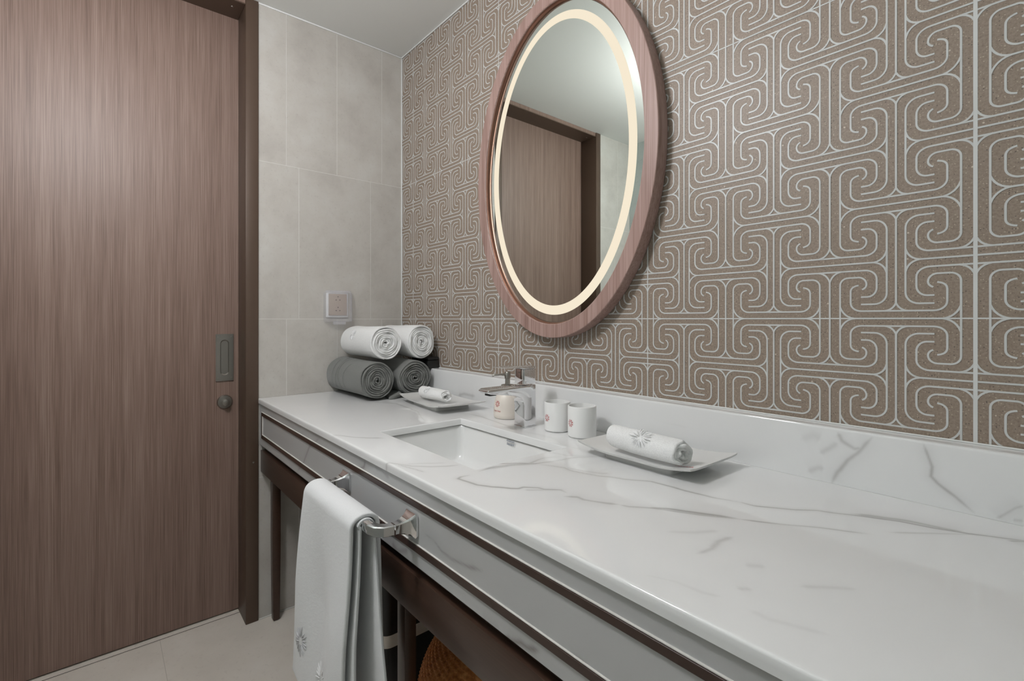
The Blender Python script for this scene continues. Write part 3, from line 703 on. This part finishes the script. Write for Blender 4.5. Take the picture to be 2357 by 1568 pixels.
tr1, R1, s1 = make_tray((.572, -.152), .318, .172, math.radians(-5.8), .010, 'white tray with curled ends beside the grey rolled towels')
tr2, R2, s2 = make_tray((1.424, -.157), .276, .172, math.radians(-1.5), .010, 'white tray with curled ends and red lettering on the open worktop')
V, Fc = text_geom('CENTARA', .0085, 0.0, .0003)
def tmap(x, y):
    u, v = .5 + (.108 + x) / .276, .5 + (-.058 + y) / .172
    a, b, z = s2(u, v); p = R2 @ Vector((a, b, 0)); return (1.424 + p.x, -.157 + p.y, CT + z + .0049)
vf('lettering', [tmap(v.x, v.y) for v in V], Fc, MT['red'], tr2)

# ------------------------------------------------------------------ rolled towels
def make_roll(name, p0, p1, r, mat, turns, gap, label, group, seed, sq=1.0, r_in=.0005, phase=0.0, noise=.0024, n_s=None, wedge=0.0):
    """towel wound along the axis p0 -> p1 (p1 is the end that faces the camera)"""
    rs = np.random.RandomState(seed); p0, p1 = Vector(p0), Vector(p1); ax = (p1 - p0).normalized(); Ln = (p1 - p0).length
    side = Vector((0, 0, 1)).cross(ax).normalized(); up = ax.cross(side)
    base = (p0 + p1) / 2; t = empty(name, (base.x, base.y, base.z - r), label, 'towel', group)
    th = (r - r_in) / turns; hth = th / 2 * (1 - gap); steps = n_s or int(turns * 44)
    prof = []                                     # cross-section of the cloth: (axial 0..1 with end offset, radial)
    ne = 5
    for k in range(ne + 1): a = -PI / 2 + PI * k / ne; prof.append((1, math.cos(a), math.sin(a)))
    for f in (.66, .33): prof.append((f, 0, 1))
    for k in range(ne + 1): a = PI / 2 + PI * k / ne; prof.append((0, math.cos(a), math.sin(a)))
    for f in (.33, .66): prof.append((f, 0, -1))
    loops = []; ph = rs.uniform(0, 6.28, 8); rmax = r - th / 2
    for i in range(steps + 1):
        s = i / steps; a = -PI / 2 - .15 - (1 - s) * turns * 2 * PI + phase * 0; rr = r_in + th / 2 + s * (rmax - r_in - th / 2)
        wob = 1 + (.11 * math.sin(2 * a + ph[0] + 1.5 * s) + .05 * math.sin(3 * a + ph[1] - 3 * s)) * (1 - s) ** .8 + .012 * math.sin(5 * a + ph[6])
        rr *= wob; rr -= th * .75 * max(0, (s - (1 - .35 / turns)) / (.35 / turns)) ** 1.5; e1 = noise * (math.sin(a * 1.3 + ph[2]) + .7 * math.sin(a * 2.7 + ph[3]) + .5 * math.sin(a * 5.1 + ph[4])) - .004 * abs(s - .6)
        ca, sa = math.cos(a), math.sin(a); lp = []
        for f, c, d in prof:
            axl = f * Ln + (c * hth if f in (0, 1) else 0) + (e1 if f == 1 else (e1 * .6 if f == 0 else 0))
            q = rr + d * hth + (noise * .7 * math.sin(4 * f + ph[5] + 2 * a) if s > .85 else 0)
            lp.append(p0 + ax * axl + side * (ca * q / math.sqrt(sq)) + up * (sa * q * sq))
        loops.append(lp)
    loft('rolled_cloth', loops, mat, t, True, True, True)
    return t, (p0, ax, side, up, r, Ln)
def roll_mark(t, fr, frac, ang, R, mat, mat2, seed=0):
    p0, ax, side, up, r, Ln = fr; rs = np.random.RandomState(seed)
    def f(x, y, lift=.0012):
        a = ang + y / r; return p0 + ax * (frac * Ln + x) + (side * math.cos(a) + up * math.sin(a)) * (r + lift)
    thread_burst('embroidery', f, R, mat, mat2, t, rs)
def thread_burst(name, f, R, mat, mat2, parent, rs, n=16):
    """raised stitched rays around a centre; f(x, y, lift) maps to the cloth"""
    V, Fc = [], []
    for k in range(n):
        ang = 2 * PI * k / n + rs.uniform(-.09, .09); r0, r1 = R * rs.uniform(.16, .30), R * rs.uniform(.72, 1.0); wd = R * rs.uniform(.035, .075)
        P = petal(0, 0, ang, r0, r1, wd, 5); b = len(V); m = len(P)
        V += [f(x, y, .0002) for x, y in P]
        cx, cy = np.mean([p[0] for p in P]), np.mean([p[1] for p in P])
        V += [f(cx + (x - cx) * .62, cy + (y - cy) * .55, .0018) for x, y in P]
        for j in range(m): Fc.append((b + j, b + (j + 1) % m, b + m + (j + 1) % m, b + m + j))
        Fc.append(tuple(range(b + m, b + 2 * m)))
    return vf(name, V, Fc, mat, parent, 60)
G1 = make_roll('rolled_bath_towel', (.012, -.279, CT + .0735), (.345, -.279, CT + .0735), .0725, MT['grey_t'], 8.6, .22, 'grey rolled bath towel at the front of the lower pair', 'rolled towels in the corner', 3, .99, phase=-.9)
G2 = make_roll('rolled_bath_towel', (.030, -.128, CT + .0735), (.352, -.128, CT + .0735), .0725, MT['grey_t'], 7.6, .28, 'grey rolled bath towel against the backsplash, under the rear white one', 'rolled towels in the corner', 11, 1.0, phase=1.2)
W1 = make_roll('rolled_hand_towel', (.055, -.240, CT + .2095), (.335, -.240, CT + .2095), .0670, MT['white_t'], 8.2, .12, 'white rolled towel with embroidered flower on top of the front grey roll', 'rolled towels in the corner', 21, 1.0, phase=.4)
W2 = make_roll('rolled_hand_towel', (.060, -.089, CT + .2095), (.332, -.089, CT + .2095), .0670, MT['white_t'], 8.4, .12, 'white rolled towel beside the patterned wall, on the rear grey roll', 'rolled towels in the corner', 35, 1.03, phase=2.1)
roll_mark(W1[0], W1[1], .40, math.radians(155), .027, MT['thread'], MT['gthread'], 5)
# creases and seams in the grey wrap
def crease(t, fr, pts, mat, wd=.0006, name='seam'):
    p0, ax, side, up, r, Ln = fr; path = []
    for f, a in pts: q = math.radians(a); path.append(p0 + ax * (f * Ln) + (side * math.cos(q) + up * math.sin(q)) * (r + .0004))
    tube(name, path, wd, mat, t, 6)
def arcpts(f0, f1, a0, a1, bow=.0, n=14): return [(f0 + (f1 - f0) * k / n + bow * math.sin(PI * k / n), a0 + (a1 - a0) * k / n) for k in range(n + 1)]
for f0, f1, a0, a1, bw in ((.34, .30, 95, 215, .03), (.44, .46, 100, 212, -.05), (.62, .58, 130, 208, -.04), (.22, .20, 120, 210, .02)):
    crease(G1[0], G1[1], arcpts(f0, f1, a0, a1, bw), MT['grey_t'])
# loose flap of the rear grey roll lying on the worktop
fp = [(.05 + .30 * k / 10, -.205 + .012 * math.sin(k), CT + .004) for k in range(11)]
loft('loose_flap', [[(x, y - .022, z - .0035), (x, y - .026, z), (x, y - .020, z + .006), (x, y, z + .013), (x, y + .022, z + .019), (x, y + .03, z + .013), (x, y + .02, z + .004), (x, y, z - .0035)] for x, y, z in fp], MT['grey_t'], G2[0], True, True, True)
# washcloths on the trays
a0, a1 = on(2, CT + .046, 1418, 1006), on(2, CT + .046, 1570, 1045)
C2 = make_roll('rolled_washcloth', (a0[0], a0[1], CT + .0465), (a1[0], a1[1], CT + .0465), .0300, MT['white_t'], 3.2, .06, 'white rolled washcloth with embroidered flower on the nearer tray', 'rolled washcloths', 41, .93, .002, noise=.0030)
roll_mark(C2[0], C2[1], .50, math.radians(140), .026, MT['thread'], MT['gthread'], 8)
a0, a1 = on(2, CT + .042, 976, 902), on(2, CT + .042, 1027, 913)
C1 = make_roll('rolled_washcloth', (a0[0], a0[1], CT + .0418), (a1[0], a1[1], CT + .0418), .0250, MT['white_t'], 3.0, .06, 'white rolled washcloth with embroidered flower on the tray beside the towels', 'rolled washcloths', 47, .95, .002, noise=.0024)
roll_mark(C1[0], C1[1], .36, math.radians(140), .018, MT['thread'], MT['gthread'], 9)
# black case wedged behind the towels
bc = empty('black_case', (.28, -.035, CT + .1022), 'small black case on the backsplash ledge behind the rolled towels', 'case')
box('case_body', (.195, -.0590, CT + .1022), (.329, -.0060, CT + .135), MT['black'], bc, .006)
box('case_lid', (.194, -.0595, CT + .1352), (.330, -.0055, CT + .147), MT['black'], bc, .005)

# ------------------------------------------------------------------ towel bar and hand towel
BZ, BY = .742, -.664
tb = empty('towel_bar', (1.015, APY, BZ), 'chrome towel bar on the marble apron', 'towel bar')
sq = lambda a, b: [(-a + .2 * a, -b), (a - .2 * a, -b), (a, -b + .2 * b), (a, b - .2 * b), (a - .2 * a, b), (-a + .2 * a, b), (-a, b - .2 * b), (-a, -b + .2 * b)]
for sx, d in ((.852, 1), (1.176, -1)):
    loops = []
    for y, a, b in ((-.0005, .0225, .0235), (-.0045, .0225, .0235), (-.006, .0205, .0215), (-.014, .0150, .0160), (-.024, .0112, .0120), (-.034, .0094, .0100), (-.040, .0090, .0096)):
        loops.append([(sx + p, APY + y, BZ + q) for p, q in sq(a, b)])
    pf = loft('post', loops, MT['chrome'], tb, 25, True, True)
    loft('collar', [[(sx + p, APY + y, BZ + q) for p, q in sq(a, a * 1.06)] for y, a in ((-.0402, .0094), (-.0432, .0094))], MT['chrome'], pf, 25, True, True)
    loops = []
    for k in range(4):
        t = k / 3; ang = t * PI / 2; R_ = .028
        cx, cy = sx + d * R_, APY - .0435                       # quarter bend towards the bar
        px_, py_ = cx - d * R_ * math.cos(ang), cy - R_ * math.sin(ang)
        nrm = Vector((-d * math.cos(ang), -math.sin(ang), 0))
        loops.append([(px_ + nrm.x * p, py_ + nrm.y * p, BZ + q) for p, q in sq(.0092, .0098)])
    loft('elbow', loops, MT['chrome'], tb, 25, True, True)
box('rod', (.880, APY - .0435 - .028 - .0085, BZ - .0095), (1.148, APY - .0435 - .028 + .0085, BZ + .0095), MT['chrome'], tb, .0025)
RY = APY - .0435 - .028
ht = empty('hand_towel', (.98, RY, .30), 'white terry hand towel with embroidered flowers hanging on the chrome bar', 'towel')
def sheet(name, xl, xr, front_z, back_z, rr, fold_a, seed, th, nfront=70, nx=60, yoff=0.0):
    rs = np.random.RandomState(seed); ph = rs.uniform(0, 6.28, 6)
    prof = []
    yf, yb = RY - rr, RY + rr
    for k in range(nfront + 1): t = k / nfront; prof.append((0, front_z + (BZ - .004 - front_z) * t))
    for k in range(1, 12): a = PI - PI * k / 12; prof.append((1, a))
    for k in range(41): t = k / 40; prof.append((2, BZ - .004 + (back_z - BZ + .004) * t))
    def pt(j, u):
        kind, v = prof[j]; xl_, xr_ = xl(kind, v if kind != 1 else BZ), xr(kind, v if kind != 1 else BZ); x = xl_ + (xr_ - xl_) * u
        if kind == 1: return Vector((x, RY + rr * math.cos(v), BZ - .004 + (rr * .60 + .004) * math.sin(v)))
        drop = max(0, (BZ - v)) ; A = fold_a * min(1, drop / .22)
        wv = A * (.55 * math.sin(17 * x + 3.0 * drop + ph[0]) + .35 * math.sin(31 * x - 4 * drop + ph[1]) + .25 * math.sin(9 * drop + 12 * x + ph[2]))
        if kind == 0: return Vector((x, yf - .012 * drop / .44 + wv + yoff, v))
        return Vector((x, min(yb + .004 * drop + wv * .3, APY - .0085 - th), v))
    V = [pt(j, i / nx) for j in range(len(prof)) for i in range(nx + 1)]
    Fc = [(j * (nx + 1) + i, j * (nx + 1) + i + 1, (j + 1) * (nx + 1) + i + 1, (j + 1) * (nx + 1) + i) for j in range(len(prof) - 1) for i in range(nx)]
    o = vf(name, V, Fc, MT['white_h'], ht, True)
    md = o.modifiers.new('thickness', 'SOLIDIFY'); md.thickness = th; md.offset = 0; md.use_rim = True
    bv = o.modifiers.new('round', 'BEVEL'); bv.width = th * .42; bv.segments = 3; bv.limit_method = 'ANGLE'; bv.angle_limit = math.radians(60)
    return pt, nfront
lin = lambda v, a, b, za, zb: a + (b - a) * (za - v) / (za - zb)
xlo = lambda k, v: lin(v, .850, .800, .75, .30) if k == 0 else (.850 if k == 1 else lin(v, .850, .83, .75, .40))
xro = lambda k, v: lin(v, 1.120, 1.125, .75, .30) if k == 0 else (1.120 if k == 1 else lin(v, 1.120, 1.145, .75, .45))
pt, nf = sheet('towel_front', xlo, xro, .305, .36, .0265, .015, 3, .0085)
xro2 = lambda k, v: lin(v, 1.124, 1.140, .75, .30) if k == 0 else (1.124 if k == 1 else lin(v, 1.124, 1.180, .75, .45))
sheet('towel_fold', lambda k, v: xlo(k, v) + .012, xro2, .31, .34, .0150, .015, 3, .0055, yoff=.004)
def towel_map(u0, z0):
    j0 = (z0 - .305) / (BZ - .004 - .305) * nf
    def f(x, y, lift=.001):
        j = min(max(int(round(j0 + y / (BZ - .004 - .305) * nf)), 0), nf); fr = j0 + y / (BZ - .004 - .305) * nf; j = int(math.floor(fr)); j = min(max(j, 0), nf - 1)
        a, b = pt(j, u0 + x / .32), pt(j + 1, u0 + x / .32); p = a.lerp(b, fr - j); return p + Vector((0, -.0045 - lift, 0))
    return f
thread_burst('embroidery', towel_map(.165, .405), .037, MT['gthread'], None, ht, np.random.RandomState(2), 18)
thread_burst('embroidery', towel_map(.52, .375), .040, MT['thread'], None, ht, np.random.RandomState(4), 18)

# ------------------------------------------------------------------ oval mirror
MX, MZ, MA, MB, MD = 1.003, 1.594, .360, .513, .043
om = empty('oval_mirror', (MX, -.0012, MZ - MB), 'oval wall mirror with a rosy wood-grain frame and a glowing ring', 'mirror')
NE = 160
def ell(a, b, y, dz=0.0): return [(MX + a * math.cos(2 * PI * k / NE), y, MZ + dz + b * math.sin(2 * PI * k / NE)) for k in range(NE)]
fi = .0405
loft('frame', [ell(MA - .004, MB - .004, -.0012), ell(MA, MB, -.003), ell(MA, MB, -MD + .0015), ell(MA - .0015, MB - .0015, -MD), ell(MA - fi + .002, MB - fi + .002, -MD), ell(MA - fi, MB - fi, -MD + .002), ell(MA - fi, MB - fi, -.020)], MT['mframe'], om, 35)
loft('inner_lip', [ell(MA - fi - .0002, MB - fi - .0002, -MD + .006), ell(MA - fi - .0035, MB - fi - .0035, -MD + .009), ell(MA - fi - .005, MB - fi - .005, -MD + .0135), ell(MA - fi - .005, MB - fi - .005, -.020)], MT['copper'], om, True)
gl = bmesh.new()
vf('mirror_glass', ell(MA - fi - .0055, MB - fi - .0055, -.027), [tuple(range(NE))], MT['mirror'], om)
gl.free()
RO, RI = (.2895, .442), (.264, .4165)
loft('light_ring', [ell(*RI, -.0272, -.001), ell(*RO, -.0272, -.003)], MT['ring'], om, False)

# ------------------------------------------------------------------ socket with a clear splash cover
so = empty('wall_socket', (.0005, -.300, 1.195), 'double wall socket under a clear splash cover above the towels', 'socket')
py0, py1, pz0, pz1 = -.338, -.263, 1.152, 1.241
box('socket_plate', (.0006, py0 - .008, pz0 - .008), (.009, py1 + .008, pz1 + .006), MT['cup'], so, .002)
box('face_plate', (.0092, py0, pz0), (.0155, py1, pz1), MT['beige'], so, .0015)
for zc in (1.222, 1.178):
    for dy, dz, kind in ((0, .0065, 0), (-.0085, -.006, 1), (.0085, -.006, 2)):
        y, z = -.3005 + dy, zc + dz; s = .0026
        pts = {0: [(-s, s), (s, s), (0, -s * 1.2)], 1: [(s, s), (s, -s), (-s * 1.2, 0)], 2: [(-s, s), (-s, -s), (s * 1.2, 0)]}[kind]
        vf('pin_hole', [(.0157, y + a, z + b) for a, b in pts], [(0, 1, 2)], MT['dark'], so)
cv = empty('splash_cover', (0, 0, 0)); cv.parent = so; cv['label'] = 'clear plastic splash cover'
cy0, cy1, cz0, cz1 = -.355, -.243, 1.124, 1.249
R0 = yz_rr(cy0, cy1, cz0, cz1, .008, .0008); R1_ = yz_rr(cy0 + .002, cy1 - .002, cz0 + .002, cz1 - .002, .008, .028)
R2_ = yz_rr(cy0 + .006, cy1 - .006, cz0 + .006, cz1 - .006, .006, .032); R3 = yz_rr(py0 - .004, py1 + .004, pz0 - .004, pz1 + .002, .003, .032)
loft('cover_shell', [R0, R1_, R2_, R3, yz_rr(py0 - .003, py1 + .003, pz0 - .003, pz1 + .001, .003, .027)], MT['clear'], cv, 40, cap1=True)
box('latch', (.022, -.325, cz0 - .010), (.030, -.272, cz0 + .004), MT['clear'], cv, .003)
box('hinge', (.010, cy0 + .004, cz1 - .001), (.022, cy1 - .004, cz1 + .006), MT['clear'], cv, .002)

# ------------------------------------------------------------------ under the worktop
bn = empty('waste_bin', (.52, -.29, 0), 'black waste bin with a pale band, behind the vanity leg', 'bin')
L = []
for z, s in ((.0005, .98), (.004, 1), (.34, 1.06), (.345, 1.05), (.343, 1.02), (.02, .96)):
    L.append(rrect(.56 - .13 * s, .56 + .11 * s, -.30 - .11 * s, -.30 + .10 * s, .03, z, 6))
loft('bin_body', L, MT['black'], bn, 35, True, True)
L = [[(p[0], p[1], z) for p in rrect(.56 - .13 * s, .56 + .11 * s, -.30 - .11 * s, -.30 + .10 * s, .03, z, 6)] for z, s in ((.150, 1.030), (.150, 1.034), (.188, 1.040), (.188, 1.036))]
loft('pale_band', L, MT['label'], bn, 35)
# woven pouf of braided rows
pfc = (1.122, -.278, 0.0)
pf = empty('woven_pouf', pfc, 'brown woven rattan pouf under the worktop', 'pouf')
def rattan():
    m, t, p = nt('rattan_weave')
    at = N(t, 'ShaderNodeAttribute', attribute_name='vein')
    n = N(t, 'ShaderNodeTexNoise', i_Scale=90.0, i_Detail=3.0); t.links.new(pos(t), n.inputs['Vector'])
    a = ramp(t, n.outputs['Fac'], [(0.3, (0.50, 0.16, 0.04)), (0.5, (0.70, 0.26, 0.07)), (0.7, (0.85, 0.37, 0.13))])
    t.links.new(a, p.inputs['Base Color']); p.inputs['Roughness'].default_value = 0.5
    return m
nr, na, sub = 46, 112, 4
prof = []
for k in range(nr * sub + 1):
    t = k / (nr * sub); ang = -PI / 2 + PI * t
    z = .20 + .195 * math.copysign(abs(math.sin(ang)) ** .9, math.sin(ang)); r = .14 + .110 * max(0, math.cos(ang)) ** .75
    if t > .5: r = .250 * max(0.02, math.cos(ang)) ** .62
    prof.append((max(r, .004), max(z, .004)))
V = []; nA = na * 4
for k, (r, z) in enumerate(prof):
    row, fr = divmod(k, sub); fz = fr / sub
    for j in range(nA):
        aa = j / nA * na + (.5 * (row % 2)) + (fz - .5) * .7; d = .0085 * math.sin(PI * fz) * (.25 + .65 * abs(math.sin(PI * aa)))
        th_ = 2 * PI * j / nA; V.append((pfc[0] + (r + d) * math.cos(th_), pfc[1] + (r + d) * math.sin(th_) * .94, z))
Fc = [(k * nA + j, k * nA + (j + 1) % nA, (k + 1) * nA + (j + 1) % nA, (k + 1) * nA + j) for k in range(len(prof) - 1) for j in range(nA)]
wv = vf('woven_cover', V, Fc, rattan(), pf, True); wv['kind'] = 'stuff'
